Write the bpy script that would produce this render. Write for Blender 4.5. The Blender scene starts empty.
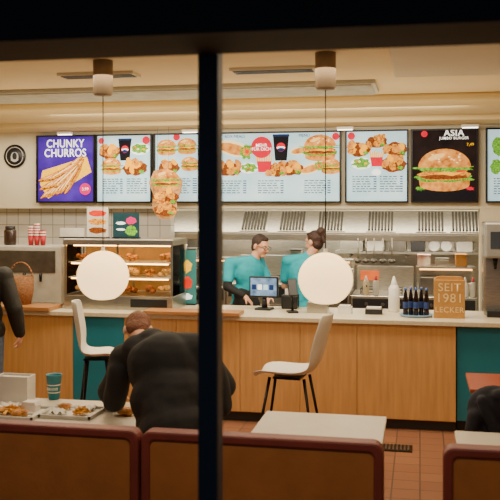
import bpy, bmesh, math, random
from mathutils import Vector, Matrix, Euler
random.seed(5)
COL = bpy.context.scene.collection
F, HZ, H = 850.0, 205.0, 2.04
TH = math.atan(.2); S_, C_ = math.sin(TH), math.cos(TH)
PI = math.pi
def PX(px, Y):
    t = (px-250)/F
    return Y*(t*C_-S_)/(C_+t*S_)
def DD(X, Y): return -X*S_+Y*C_
def PZ(px, py, Y): return H-(py-HZ)*DD(PX(px, Y), Y)/F
def PT(px, py, Z):            # point on the horizontal plane Z
    d = F*(H-Z)/(py-HZ); u = (px-250)/F*d
    return (u*C_-d*S_, u*S_+d*C_, Z)
# ------------------------------------------------------------ materials
def lin(h):
    if not isinstance(h, str): return tuple(h)
    return tuple(((v/12.92) if v <= .04045 else ((v+.055)/1.055)**2.4) for v in [int(h[i:i+2], 16)/255 for i in (0, 2, 4)])
_M = {}
def M(name, c, r=.5, m=0, v=.1, s=9, bump=0, bs=None, em=0, stretch=(1,1,1), c2=None, spec=None):
    if name in _M: return _M[name]
    mt = bpy.data.materials.new(name); mt.use_nodes = True
    nt = mt.node_tree; N = nt.nodes; L = nt.links; b = N['Principled BSDF']
    c = lin(c)
    tc = N.new('ShaderNodeTexCoord'); mp = N.new('ShaderNodeMapping'); mp.inputs['Scale'].default_value = stretch
    L.new(tc.outputs['Object'], mp.inputs['Vector'])
    nz = N.new('ShaderNodeTexNoise'); nz.inputs['Scale'].default_value = s; nz.inputs['Detail'].default_value = 5
    L.new(mp.outputs['Vector'], nz.inputs['Vector'])
    cr = N.new('ShaderNodeValToRGB'); L.new(nz.outputs['Fac'], cr.inputs['Fac'])
    cr.color_ramp.elements[0].position = .3; cr.color_ramp.elements[1].position = .7
    a = tuple(max(0, k*(1-v)) for k in c); d = lin(c2) if c2 else tuple(min(1, k*(1+v)) for k in c)
    cr.color_ramp.elements[0].color = (*a, 1); cr.color_ramp.elements[1].color = (*d, 1)
    L.new(cr.outputs['Color'], b.inputs['Base Color'])
    b.inputs['Roughness'].default_value = r; b.inputs['Metallic'].default_value = m
    if spec is not None: b.inputs['Specular IOR Level'].default_value = spec
    if em:
        L.new(cr.outputs['Color'], b.inputs['Emission Color']); b.inputs['Emission Strength'].default_value = em
    if bump:
        n2 = N.new('ShaderNodeTexNoise'); n2.inputs['Scale'].default_value = bs or s; n2.inputs['Detail'].default_value = 4
        L.new(mp.outputs['Vector'], n2.inputs['Vector'])
        bp = N.new('ShaderNodeBump'); bp.inputs['Strength'].default_value = bump; bp.inputs['Distance'].default_value = .02
        L.new(n2.outputs['Fac'], bp.inputs['Height']); L.new(bp.outputs['Normal'], b.inputs['Normal'])
    _M[name] = mt; return mt
def brick(name, c1, c2, mortar, w, h, ms, r, rot=(0,0,0), off=0.0, bump=.3):
    mt = bpy.data.materials.new(name); mt.use_nodes = True
    nt = mt.node_tree; N = nt.nodes; L = nt.links; b = N['Principled BSDF']
    tc = N.new('ShaderNodeTexCoord'); mp = N.new('ShaderNodeMapping'); mp.inputs['Rotation'].default_value = rot
    L.new(tc.outputs['Object'], mp.inputs['Vector'])
    br = N.new('ShaderNodeTexBrick'); br.offset = off; br.inputs['Scale'].default_value = 1
    br.inputs['Brick Width'].default_value = w; br.inputs['Row Height'].default_value = h
    br.inputs['Mortar Size'].default_value = ms
    for k, c in (('Color1', c1), ('Color2', c2), ('Mortar', mortar)): br.inputs[k].default_value = (*lin(c), 1)
    L.new(mp.outputs['Vector'], br.inputs['Vector']); L.new(br.outputs['Color'], b.inputs['Base Color'])
    b.inputs['Roughness'].default_value = r
    bp = N.new('ShaderNodeBump'); bp.inputs['Strength'].default_value = bump; bp.inputs['Distance'].default_value = .004; bp.invert = True
    L.new(br.outputs['Fac'], bp.inputs['Height']); L.new(bp.outputs['Normal'], b.inputs['Normal'])
    return mt
def glassmat(name, tint, gl=.12):
    mt = bpy.data.materials.new(name); mt.use_nodes = True
    nt = mt.node_tree; N = nt.nodes; L = nt.links; N.remove(N['Principled BSDF'])
    o = N['Material Output']; t = N.new('ShaderNodeBsdfTransparent'); g = N.new('ShaderNodeBsdfGlossy'); mx = N.new('ShaderNodeMixShader')
    t.inputs['Color'].default_value = (*tint, 1); g.inputs['Roughness'].default_value = .05
    fr = N.new('ShaderNodeLayerWeight'); fr.inputs['Blend'].default_value = gl
    L.new(fr.outputs['Fresnel'], mx.inputs['Fac']); L.new(t.outputs[0], mx.inputs[1]); L.new(g.outputs[0], mx.inputs[2])
    L.new(mx.outputs[0], o.inputs['Surface']); return mt
CREAM = M('cream_plaster', 'e2cb94', .8, v=.04, s=2)
CEIL = M('ceiling_paint', 'e2cd9e', .85, v=.04, s=1.5)
WHITEW = M('white_plaster', 'd8cdb0', .7, v=.04, s=2)
STEEL = M('brushed_steel', 'bab6aa', .28, .9, v=.18, s=14, stretch=(1, 1, 12))
STEELD = M('dark_steel', '716c64', .38, .8, v=.2, s=10)
WOOD = M('oak_panel', 'cd9c60', .45, v=.12, s=3.2, stretch=(9, 9, .7), bump=.05)
WOODTOP = M('wood_top', 'a87545', .4, v=.15, s=4, stretch=(.7, 9, 9))
TEAL = M('teal_laminate', '237f94', .4, v=.08, s=3)
WTOP = M('cream_worktop', 'd2c6a8', .35, v=.08, s=40)
DARK = M('black_plastic', '1b1c20', .4, v=.1)
KICK = M('dark_kick', '2a2624', .5)
FRAME = M('window_frame_paint', '353e4a', .45, v=.06)
LINTEL = M('dark_lintel', '1b1718', .7, v=.1)
MAROON = M('maroon_rail', '7c382e', .45, v=.12, s=6, bump=.03)
VINYL = M('brown_vinyl', 'a56a38', .5, v=.12, s=5, bump=.08, bs=30)
TABLE = M('pale_table_laminate', 'd2c9b6', .35, v=.04, s=10)
WPLA = M('white_shell_plastic', 'ddd8cb', .35, v=.03)
METB = M('black_metal', '1c1a1a', .35, .6)
BRASS = M('bronze_metal', '8a775e', .55, .6, v=.1)
WHITE = M('white_gloss', 'e4e0d6', .3, v=.03)
RED = M('red_paper', 'b3202a', .5)
GLASS = glassmat('clear_glass', (.96, .97, .96))
# ------------------------------------------------------------ mesh builder
class MB:
    def __init__(s, k=0): s.bm = bmesh.new(); s.mats = []; s.k = k
    def mi(s, m):
        if m is None: return 0
        if m not in s.mats: s.mats.append(m)
        return s.mats.index(m)
    def _fin(s, verts, mat, smooth=False):
        i = s.mi(mat)
        fs = set(f for v in verts for f in v.link_faces)
        for f in fs: f.material_index = i; f.smooth = smooth
        return s
    def box(s, x0, x1, y0, y1, z0, z1, mat=None, rot=None):
        c = Vector(((x0+x1)/2, (y0+y1)/2, (z0+z1)/2))
        m = Matrix.Translation(c) @ (rot if rot else Matrix()) @ Matrix.Diagonal((abs(x1-x0), abs(y1-y0), abs(z1-z0), 1))
        r = bmesh.ops.create_cube(s.bm, size=1, matrix=m); return s._fin(r['verts'], mat)
    def cone(s, a, b, r0, r1, mat=None, n=16, cap=True):
        a, b = Vector(a), Vector(b); d = b-a
        q = Vector((0, 0, 1)).rotation_difference(d.normalized()).to_matrix().to_4x4()
        r = bmesh.ops.create_cone(s.bm, cap_ends=cap, segments=n, radius1=r0, radius2=r1, depth=d.length, matrix=Matrix.Translation((a+b)/2) @ q)
        s._fin(r['verts'], mat, True)
        for f in set(f for v in r['verts'] for f in v.link_faces):
            if len(f.verts) > 4: f.smooth = False
        return s
    def ell(s, c, r, mat=None, rot=None, u=16, v=10):
        m = Matrix.Translation(Vector(c)) @ (rot.to_4x4() if rot else Matrix()) @ Matrix.Diagonal((*r, 1))
        q = bmesh.ops.create_uvsphere(s.bm, u_segments=u, v_segments=v, radius=1, matrix=m); return s._fin(q['verts'], mat, True)
    def capsule(s, a, b, r0, r1, mat=None, n=14):
        s.cone(a, b, r0, r1, mat, n); s.ell(a, (r0,)*3, mat, u=n, v=8); s.ell(b, (r1,)*3, mat, u=n, v=8); return s
    def tube(s, pts, r, mat=None, n=10):
        for a, b in zip(pts[:-1], pts[1:]): s.cone(a, b, r, r, mat, n)
        for p in pts[1:-1]: s.ell(p, (r,)*3, mat, u=n, v=6)
        return s
    def lathe(s, prof, c=(0, 0, 0), mat=None, n=28, smooth=True):
        c = Vector(c); rings = []
        for r, z in prof:
            if r < 1e-5: rings.append([s.bm.verts.new(c+Vector((0, 0, z)))])
            else: rings.append([s.bm.verts.new(c+Vector((r*math.cos(2*PI*k/n), r*math.sin(2*PI*k/n), z))) for k in range(n)])
        i = s.mi(mat)
        for A, B in zip(rings[:-1], rings[1:]):
            for k in range(n):
                q = [A[k % len(A)], A[(k+1) % len(A)], B[(k+1) % len(B)], B[k % len(B)]]
                u = []
                for v in q:
                    if v not in u: u.append(v)
                if len(u) > 2:
                    f = s.bm.faces.new(u); f.material_index = i; f.smooth = smooth
        return s
    def prism(s, pts, axis, a0, a1, mat=None):
        def mk(p, a): return {'x': (a, p[0], p[1]), 'y': (p[0], a, p[1]), 'z': (p[0], p[1], a)}[axis]
        A = [s.bm.verts.new(mk(p, a0)) for p in pts]; B = [s.bm.verts.new(mk(p, a1)) for p in pts]
        fs = [s.bm.faces.new(A), s.bm.faces.new(list(reversed(B)))]
        n = len(pts)
        for k in range(n): fs.append(s.bm.faces.new([A[k], B[k], B[(k+1) % n], A[(k+1) % n]]))
        i = s.mi(mat)
        for f in fs: f.material_index = i
        return s
    def flat(s, pts, mat, same=False):           # flat print polygon in x-z, each ink layer a hair in front of the last
        if not same: s.k += 1
        f = s.bm.faces.new([s.bm.verts.new((p[0], -.0004*s.k, p[1])) for p in pts]); f.material_index = s.mi(mat); return s
    def fell(s, cx, cz, rx, rz, mat, rot=0, n=20, wob=0, half=False):
        P = []
        for k in range(n):
            a = (PI if half else 2*PI)*k/(n-1 if half else n); w = 1+wob*math.sin(a*7+cx*50)+wob*random.uniform(-1, 1)
            x, z = rx*math.cos(a)*w, rz*math.sin(a)*w
            P.append((cx+x*math.cos(rot)-z*math.sin(rot), cz+x*math.sin(rot)+z*math.cos(rot)))
        return s.flat(P, mat)
    def build(s, name, mat=None, parent=None, loc=None, bevel=0, rotz=0, solid=0, sub=0, recalc=True, rot=None):
        if recalc: bmesh.ops.recalc_face_normals(s.bm, faces=s.bm.faces[:])
        me = bpy.data.meshes.new(name); s.bm.to_mesh(me); s.bm.free()
        if mat and not s.mats: s.mats = [mat]
        for m in s.mats: me.materials.append(m)
        o = bpy.data.objects.new(name, me); COL.objects.link(o)
        if parent: o.parent = parent
        if loc: o.location = loc
        if rotz: o.rotation_euler = (0, 0, rotz)
        if rot: o.rotation_euler = rot
        if solid:
            q = o.modifiers.new('s', 'SOLIDIFY'); q.thickness = solid; q.offset = 0
        if bevel:
            q = o.modifiers.new('b', 'BEVEL'); q.width = bevel; q.segments = 2; q.limit_method = 'ANGLE'
        if sub:
            q = o.modifiers.new('u', 'SUBSURF'); q.levels = sub; q.render_levels = sub
        return o
def tag(o, label, cat, group=None, kind=None):
    o['label'] = label; o['category'] = cat
    if group: o['group'] = group
    if kind: o['kind'] = kind
    return o
def thing(name, label, cat, loc=(0, 0, 0), rz=0, group=None):
    o = bpy.data.objects.new(name, None); COL.objects.link(o); o.empty_display_size = .1
    o.location = loc; o.rotation_euler = (0, 0, rz); return tag(o, label, cat, group)
def struct(mb, name, mat, **k):
    o = mb.build(name, mat, **k); o['kind'] = 'structure'; return o
def dup(root, loc, rz, label=None):
    r = root.copy(); COL.objects.link(r); r.location = loc; r.rotation_euler = (0, 0, rz)
    if label: r['label'] = label
    for ch in list(root.children):
        c = ch.copy(); COL.objects.link(c); c.parent = r
        for g in list(ch.children):
            d = g.copy(); COL.objects.link(d); d.parent = c
    return r
def text(s, size, mat, parent, loc, align='CENTER', bold=.0, rot=0, name='lettering', sx=1, sp=1):
    cu = bpy.data.curves.new('t', 'FONT'); cu.body = s; cu.size = size; cu.align_x = align; cu.align_y = 'CENTER'; cu.offset = bold*size
    cu.space_line = .85; cu.space_character = sp
    ob = bpy.data.objects.new('t', cu); COL.objects.link(ob)
    bpy.context.view_layer.update()
    me = bpy.data.meshes.new_from_object(ob.evaluated_get(bpy.context.evaluated_depsgraph_get()))
    bpy.data.objects.remove(ob)
    for v in me.vertices:
        x, y = v.co.x*sx, v.co.y
        v.co = Vector((x*math.cos(rot)-y*math.sin(rot), 0, x*math.sin(rot)+y*math.cos(rot)))
    me.materials.clear(); me.materials.append(mat)
    o = bpy.data.objects.new(name, me); COL.objects.link(o); o.parent = parent; o.location = loc; return o

# ============================================================ SETTING
XL, XR, YW, YB = -6.2, 2.6, 2.12, 11.3
FLOOR = brick('terracotta_tiles', '906247', '845840', '5c4639', .2, .2, .006, .42)
TILE = brick('white_wall_tiles', 'd8d6cc', 'd0cec6', '9a9890', .15, .15, .005, .25, rot=(PI/2, 0, 0))
struct(MB().box(XL, XR, YW, YB, -.1, 0), 'floor', FLOOR)
struct(MB().box(XL-1, XR+1, -1.5, YW-.1, -.12, -.02), 'ground_pavement', M('pavement', '3a3a3c', .9, v=.2, s=12))
struct(MB().box(XL, XR, YW, YB, 3.0, 3.1), 'ceiling', CEIL)
struct(MB().box(XL-.1, XL, YW, YB, 0, 3.0), 'wall_left', CREAM)
struct(MB().box(XR, XR+.1, YW, YB, 0, 3.0), 'wall_right', CREAM)
struct(MB().box(XL, XR, YB, YB+.1, 0, 3.0), 'wall_back', STEEL)
XK = PX(166, 9.4)
struct(MB().box(XL, XR, 9.42, 9.6, 2.0, 3.0), 'wall_bulkhead', WHITEW)
struct(MB().box(XL, XK, 9.6, 9.75, 0, 2.0), 'wall_tiled', TILE)
struct(MB().box(PX(480, 9.4), XR, 9.43, 9.6, 0, 2.0), 'wall_kitchen_right', WHITEW)
struct(MB().box(XL, XR, 7.45, 8.6, 2.93, 3.0), 'trim_1', CREAM, bevel=.02)
struct(MB().box(XL, XR, 8.85, 9.42, 2.9, 3.0), 'trim_2', CREAM, bevel=.01)
struct(MB().box(PX(392, 5.6), XR, 4.6, 6.1, 2.94, 3.0), 'trim_3', WHITEW, bevel=.01)
wz = PZ(209, 48, YW-.05)
struct(MB().box(XL, XR, YW-.1, YW+.06, wz+.07, 3.1), 'wall_front', LINTEL)
struct(MB().box(XL, XR, YW-.06, YW+.04, 0, .35), 'wall_sill', LINTEL)
fr = MB()
fr.box(XL, XR, YW-.09, YW-.01, wz, wz+.08)
fr.box(XL, XR, YW-.09, YW-.01, .35, .42)
xm0, xm1 = PX(197.5, YW-.09), PX(217.5, YW-.09)
struct(fr, 'window_1', FRAME, bevel=.004)
struct(MB().box(xm0, xm1, YW-.09, YW-.03, .42, wz), 'window_mullion_1', FRAME, bevel=.004)
for k, dx in enumerate((-1.5, 1.25)):
    struct(MB().box(xm0+dx, xm1+dx, YW-.09, YW-.03, .42, wz), 'window_mullion_%d' % (k+2), FRAME, bevel=.004)
zl = PZ(209, 33, YW-.35)
struct(MB().box(XL, XR, YW-.35, YW-.1, zl, zl+.9), 'trim_4', LINTEL)

# ceiling fittings
t = thing('ceiling_grille', 'long pale slatted ceiling diffuser strip running above the counter aisle', 'ceiling vent', (PX(378, 7.0)-5.2, 6.55, 3.0))
MB().box(0, 5.2, 0, .62, -.03, 0, M('pale_grey_metal', 'c0bfb0', .5, v=.05)).build('grille_frame', None, t)
for k in range(9): MB().box(.03, 5.17, .03+k*.065, .055+k*.065, -.045, -.031).build('slat', M('slat_metal', 'dad8c8', .4), t)
for (a, b, y, lab) in ((62, 142, 75, 'short dark slot vent in the ceiling behind the left pendant'), (232, 318, 70, 'short dark slot vent in the ceiling beside the right pendant')):
    d = F*(H-3.0)/(y-HZ); u0 = (a-250)/F*d; u1 = (b-250)/F*d
    X0 = u0*C_-d*S_; Y0 = u0*S_+d*C_; X1 = u1*C_-d*S_
    t = thing('ceiling_vent', lab, 'ceiling vent', (X0, Y0, 3.0), 0, None)
    MB().box(0, X1-X0, -.09, .09, -.02, 0).build('vent_frame', WHITEW, t)
    for k in range(3): MB().box(.02, X1-X0-.02, -.07+k*.05, -.045+k*.05, -.026, -.021).build('slot', DARK, t)

# ============================================================ PENDANTS
GLOBE = M('opal_glass_lit', 'ffd596', .3, v=.01, em=2.6)
def pendant(px, py, Y, label):
    x = PX(px, Y); z = PZ(px, py, Y)
    t = thing('pendant_lamp', label, 'pendant lamp', (x, Y, z), 0, 'opal globe pendant lamps')
    R = .172
    prof = [(0, -R*.9), (R*.3, -R*.895)]+[(R*math.cos(a), R*math.sin(a)*.97) for a in [math.radians(q) for q in range(-63, 88, 7)]]+[(0, R*.97)]
    MB().lathe(prof, mat=GLOBE, n=48).build('globe_shade', None, t)
    MB().lathe([(0, R+.02), (.012, R+.02), (.014, R*.95), (0, R*.95)], mat=WHITE).build('shade_cap', None, t)
    zc = 3.0-z
    MB().cone((0, 0, R+.02), (0, 0, zc-.2), .0035, .0035, n=8).build('cord', METB, t)
    MB().lathe([(0, zc-.235), (.055, zc-.232), (.064, zc-.22), (.066, zc), (0, zc)], mat=BRASS).build('canopy', None, t)
pendant(103, 276, 5.35, 'glowing white globe pendant hanging left of the window mullion')
pendant(325.5, 279, 5.35, 'glowing white globe pendant hanging right of the mullion in front of the staff')

# ============================================================ BOOTHS
YBo = 3.918
def bench(x0, x1, Y, ztop, face, label, name='booth_bench'):
    w = x1-x0
    t = thing(name, label, 'bench', ((x0+x1)/2, Y, 0), 0 if face > 0 else PI, 'upholstered booth benches')
    h = w/2; r = .05
    mb = MB()
    inn = [(-h+.045, .08)]+[(-h+.045+.03-.03*math.cos(a), ztop-.045-.03+.03*math.sin(a)) for a in [k*PI/10 for k in range(6)]]+[(h-.045-.03+.03*math.sin(a), ztop-.045-.03+.03*math.cos(a)) for a in [k*PI/10 for k in range(6)]]+[(h-.045, .08)]
    out = [(-h, .08)]+[(-h+r-r*math.cos(a), ztop-r+r*math.sin(a)) for a in [k*PI/10 for k in range(6)]]+[(h-r+r*math.sin(a), ztop-r+r*math.cos(a)) for a in [k*PI/10 for k in range(6)]]+[(h, .08)]
    V_ = {}
    for nm, lst in (('o', out), ('i', inn)):
        for yy in (0, .09):
            V_[nm, yy] = [mb.bm.verts.new((p[0], yy, p[1])) for p in lst]
    n = len(out)
    for k in range(n-1):
        for a, b in ((('o', 0), ('i', 0)), (('o', 0), ('o', .09)), (('i', 0), ('i', .09)), (('o', .09), ('i', .09))):
            mb.bm.faces.new([V_[a][k], V_[a][k+1], V_[b][k+1], V_[b][k]])
    for k in (0, n-1): mb.bm.faces.new([V_['o', 0][k], V_['i', 0][k], V_['i', .09][k], V_['o', .09][k]])
    mb.build('rail', MAROON, t, bevel=.012)
    MB().prism(inn, 'y', .01, .075).build('back_panel', VINYL, t)
    MB().box(-h+.03, h-.03, .092, .16, .46, ztop-.06).build('back_cushion', VINYL, t, bevel=.025)
    MB().box(-h+.02, h-.02, .092, .48, .34, .46).build('seat_cushion', VINYL, t, bevel=.03)
    MB().box(-h+.04, h-.04, .092, .44, .0, .335).build('base', MAROON, t, bevel=.005)
    return t
xa, xb, xc, xd = PX(138, YBo), PX(140.5, YBo), PX(383.5, YBo), PX(443, YBo)
bench(xa-1.14, xa, YBo, .95, 1, 'brown booth bench with maroon rail at left, behind the tray-covered table')
bench(xb, xc, YBo, .95, 1, 'brown booth bench with maroon rail in the middle, crossed by the mullion')
bench(xd, xd+1.14, YBo, .95, 1, 'brown booth bench with maroon rail at the bottom right corner')
# ============================================================ TABLES
def table(x0, x1, y0, y1, label, top=None):
    cx, cy = (x0+x1)/2, (y0+y1)/2; w, d = (x1-x0)/2, (y1-y0)/2
    t = thing('dining_table', label, 'table', (cx, cy, 0), 0, 'booth tables')
    MB().box(-w, w, -d, d, .72, .75).build('tabletop', top or TABLE, t, bevel=.006)
    MB().cone((0, 0, .02), (0, 0, .72), .035, .035).build('pedestal', METB, t)
    MB().lathe([(0, 0), (.22, 0), (.22, .012), (.05, .03), (0, .03)], mat=METB).build('foot', None, t)
    MB().box(-w*.6, w*.6, -.03, .03, .7, .72).build('support_bar', METB, t)
a = PT(243, 435, .75); b = PT(372, 440, .75); c_ = PT(383, 417, .75)
table(a[0]+.03, b[0]+.06, a[1]-.02, c_[1]+.02, 'empty pale table in front of the side-on white stool')
l0 = PT(145, 434, .75)
table(l0[0]-1.2, l0[0], l0[1]-.02, l0[1]+.72, 'pale table at left covered with food trays')
r0 = PT(457, 447, .75)
table(r0[0], r0[0]+1.0, r0[1], r0[1]+.34, 'pale table in the bottom right corner before the dark coat')
r1 = PT(470, 389, .75)
table(r1[0], r1[0]+.8, r1[1], r1[1]+.6, 'red-brown wooden table at the right edge behind the dark coat', M('red_brown_wood', '96421f', .4, v=.15, s=4, stretch=(.8, 9, 9)))
fx = PX(473, 5.52)
bench(fx, fx+1.0, 5.52, .8, -1, 'low maroon bench under the dark coat at the right edge')

# ============================================================ STOOLS
def stool(px, Y, rz, label, seat=.71, k_=1.0, w_=1.0):
    t = thing('counter_stool', label, 'stool', (PX(px, Y), Y, 0), rz, 'white shell stools')
    prof = [(.235, -.03), (.22, .0), (.14, .012), (.02, .0), (-.09, .004), (-.16, .03), (-.2, .1), (-.228, .2), (-.255, .32), (-.28, .42), (-.295, .49)]
    wid = [.16, .2, .225, .23, .225, .225, .22, .215, .205, .19, .15]
    mb = MB(); rows = []
    for (y, z), w in zip(prof, wid):
        row = []
        for k in range(9):
            q = -1+k/4; up = .042*abs(q)**2.5
            back = min(1, max(0, (z-.02)/.15))
            row.append(mb.bm.verts.new((q*w*w_, y*k_+up*1.5*back, seat+z+up*(1-back))))
        rows.append(row)
    for A, B in zip(rows[:-1], rows[1:]):
        for k in range(8):
            f = mb.bm.faces.new([A[k], A[k+1], B[k+1], B[k]]); f.smooth = True
    mb.build('seat_shell', WPLA, t, solid=.01, sub=1)
    MB().box(-.12*w_, .12*w_, -.1, .12, seat-.03, seat-.012).build('seat_bracket', METB, t, bevel=.004)
    for sx in (-1, 1):
        for sy in (-1, 1):
            MB().cone((sx*.1*w_, sy*.12*k_+.01, seat-.02), (sx*.19*w_, sy*.22*k_+.01, .0), .013, .009, n=10).build('leg', METB, t)
    k = .64; q = []
    for sx, sy in ((-1, -1), (1, -1), (1, 1), (-1, 1), (-1, -1)):
        q.append((sx*(.1+.09*k)*w_, sy*(.12+.1*k)*k_+.01, (seat-.02)*(1-k)))
    MB().tube(q, .007).build('footrest', METB, t)
    return t
stool(291, 6.65, math.radians(84), 'white shell stool seen side-on in front of the wooden counter', k_=1.15, w_=.95)
stool(96, 7.1, math.radians(-75), 'white shell stool beside the bent man, near the teal counter panel', k_=.72, w_=.8)

# ============================================================ COUNTER
YC = 7.82
XC0 = -6.0; XC1 = PX(530, YC)
units = [(-75, -5, WOOD, 'wooden counter cabinet at the left edge behind the standing customer'), (-5, 73, WOOD, 'wooden counter cabinet left of the teal one'),
         (73, 124, TEAL, 'teal counter cabinet behind the left white stool'), (124, 176, WOOD, 'wooden counter cabinet behind the bent man'),
         (176, 240, WOOD, 'wooden counter cabinet crossed by the mullion'), (240, 300, WOOD, 'wooden counter cabinet behind the side-on stool'),
         (300, 357, WOOD, 'wooden counter cabinet below the right pendant'), (357, 456, WOOD, 'widest wooden counter cabinet beside the teal end'),
         (457, 530, TEAL, 'teal counter cabinet at the right end')]
for a, b, m, lab in units:
    x0, x1 = PX(a, YC), PX(b, YC)
    off = .05 if (m is TEAL and a > 400) else 0
    t = thing('counter_cabinet', lab, 'cabinet', ((x0+x1)/2, YC+off, 0), 0, 'counter cabinets'); w = (x1-x0)/2
    MB().box(-w+.001, w-.001, .02, .7-off, .09, .955).build('carcass', m, t)
    MB().box(-w+.002, w-.002, 0, .019, .1, .955).build('front_panel', m, t, bevel=.001)
    MB().box(-w, w, .06, .66, 0, .089).build('plinth', KICK, t)
tag(MB().box(XC0, XC1, YC-.04, YC+.8, .956, 1.0).build('worktop', WTOP, bevel=.006), 'long cream worktop on the serving counter', 'worktop')
x0, x1 = PX(146, YC), PX(241, YC)
tag(MB().box(x0, x1, YC-.1, YC+.15, 1.001, 1.035).build('serving_board', WOODTOP, bevel=.004), 'brown wooden tray shelf lying on the worktop behind the bent man', 'board')
x0, x1 = PX(-30, YC), PX(52, YC)
tag(MB().box(x0, x1, YC-.08, YC+.26, 1.001, 1.04).build('serving_board', WOODTOP, bevel=.004), 'brown wooden tray shelf on the worktop at the left edge', 'board')
p = PT(388, 448, 0.0)
t = thing('floor_grate', 'small dark metal grate set in the terracotta floor', 'drain', (p[0], p[1], 0))
MB().box(-.2, .2, -.1, .1, .0, .008).build('grate_frame', METB, t)
for k in range(12): MB().box(-.18+k*.031, -.165+k*.031, -.08, .08, .0082, .013).build('grate_bar', STEELD, t)

# ============================================================ MENU BOARDS
def EM(n, c, v=.12, s=30, em=1.0, c2=None): return M('print_'+n, c, .6, v=v, s=s, em=em, c2=c2, spec=.1)
eBLUE = EM('pale_blue', 'a6d2e2', .08, 3, em=.8, c2='c4e4ee'); eWHITE = EM('white', 'f6f6f0', .02, em=1.1); ePURP = EM('purple', '331080', .3, 4, em=.8, c2='4a2aa0'); eYEL = EM('yellow', 'e8b010', em=1.0)
eGOLD = EM('golden', 'a04a0a', .5, 45, c2='f2a636'); eBROWN = EM('brown', '56240c', .4, 60, c2='8e4a1c'); eBUN = EM('bun', 'ae5c14', .3, 16, c2='e8a048'); eGREEN = EM('green', '2f7414', .4, 50, c2='7cb83c')
eREDp = EM('red', 'c0102c', .1); eMAG = EM('magenta', 'c2145e', .1); eDK = EM('black', '14131a', .2, em=.4); eGREY = EM('grey_text', '5a6a78', .05, em=.5); eNAVY = EM('navy', '1c2f60', .2, em=.6)
eSES = EM('seed', 'f0d8a0', .05); eCHEESE = EM('cheese', 'f2a808', .1); eTOM = EM('tomato', 'c82c14', .2); eDARKBG = EM('charcoal', '130e11', .5, 5, em=.5, c2='281a1a')
def burger(mb, x, z, s):
    mb.fell(x, z-s*.36, s*.62, s*.16, eBUN)
    mb.flat([(x-s*.62, z-s*.36), (x+s*.62, z-s*.36), (x+s*.64, z-s*.2), (x-s*.64, z-s*.2)], eBUN)
    mb.fell(x, z-s*.17, s*.74, s*.12, eGREEN, wob=.1, n=34)
    mb.fell(x, z-s*.1, s*.66, s*.14, eGOLD, wob=.06, n=26)
    mb.fell(x, z-s*.15, s*.6, s*.06, eBROWN, wob=.08, n=26)
    mb.flat([(x-s*.58, z), (x+s*.58, z), (x+s*.2, z-s*.13)], eCHEESE)
    mb.fell(x-s*.25, z+s*.02, s*.3, s*.06, eTOM); mb.fell(x+s*.3, z+s*.02, s*.26, s*.06, eTOM)
    mb.fell(x, z+s*.07, s*.74, s*.09, eGREEN, wob=.16, n=40)
    mb.fell(x, z+s*.09, s*.66, s*.48, eBUN, half=True)
    mb.fell(x-s*.2, z+s*.36, s*.22, s*.07, EM('bun_shine', 'f0bc6e', .2, 14), rot=.3)
    for k in range(12): mb.fell(x+random.uniform(-.42, .42)*s, z+s*random.uniform(.2, .46), s*.03, s*.017, eSES, n=7)
def pieces(mb, x, z, s, n=9, m=None):
    mb.fell(x, z-s*.1, s*.72, s*.42, eBROWN, wob=.08)
    for k in range(n): mb.fell(x+random.uniform(-1, 1)*s*.55, z+random.uniform(-.6, .6)*s*.5, s*random.uniform(.18, .3), s*random.uniform(.14, .22), m or random.choice((eGOLD, eGOLD, eBUN, eCHEESE)), rot=random.uniform(0, 3), wob=.1, n=14)
    mb.fell(x+s*.4, z-s*.3, s*.16, s*.1, eGREEN, wob=.2)
def salad(mb, x, z, s):
    mb.fell(x, z, s*.7, s*.4, eWHITE); mb.fell(x, z+s*.03, s*.6, s*.32, eGREEN, wob=.12, n=30)
    for k in range(4): mb.fell(x+random.uniform(-.35, .35)*s, z+random.uniform(-.12, .2)*s, s*.1, s*.07, (eTOM, eSES, eGOLD, eCHEESE)[k], n=10)
def fries(mb, x, z, s):
    for k in range(7):
        q = x+(k-3)*s*.1; mb.flat([(q-s*.03, z), (q+s*.04, z), (q+s*.05+(k-3)*s*.04, z+s*random.uniform(.45, .7)), (q-s*.03+(k-3)*s*.04, z+s*.5)], eCHEESE)
    mb.flat([(x-s*.3, z-s*.35), (x+s*.3, z-s*.35), (x+s*.38, z+s*.2), (x-s*.38, z+s*.2)], eREDp)
def cup(mb, x, z, s):
    mb.flat([(x-s*.22, z-s*.5), (x+s*.22, z-s*.5), (x+s*.3, z+s*.4), (x-s*.3, z+s*.4)], eDK)
    mb.flat([(x-s*.33, z+s*.4), (x+s*.33, z+s*.4), (x+s*.3, z+s*.48), (x-s*.3, z+s*.48)], eNAVY)
    mb.fell(x, z, s*.17, s*.17, eREDp); mb.fell(x, z-s*.02, s*.16, s*.05, eWHITE); mb.fell(x, z-s*.09, s*.13, s*.07, eNAVY)
def wrap(mb, x, z, s, rot=.3):
    c, n = math.cos(rot), math.sin(rot)
    mb.fell(x, z, s*.7, s*.28, eSES, rot=rot); mb.fell(x, z-s*.02, s*.6, s*.2, eBUN, rot=rot); mb.fell(x+s*.5*c, z+s*.5*n, s*.22, s*.27, eGREEN, wob=.15, rot=rot); mb.fell(x+s*.5*c, z+s*.48*n, s*.15, s*.17, eGOLD, wob=.1); mb.fell(x+s*.53*c, z+s*.5*n, s*.07, s*.07, eTOM)
def blob(mb, x, z, rx, rz, m, wob=0): mb.fell(x, z, rx, rz, m, wob=wob)
def churro(mb, x, z, s, rot):
    mb.fell(x, z-s*.014, s*.52, s*.085, eBROWN, rot=rot, n=22); mb.fell(x, z, s*.5, s*.07, eGOLD, rot=rot, n=26, wob=.05)
    mb.fell(x, z+s*.014, s*.42, s*.016, eSES, rot=rot, n=10)
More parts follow.
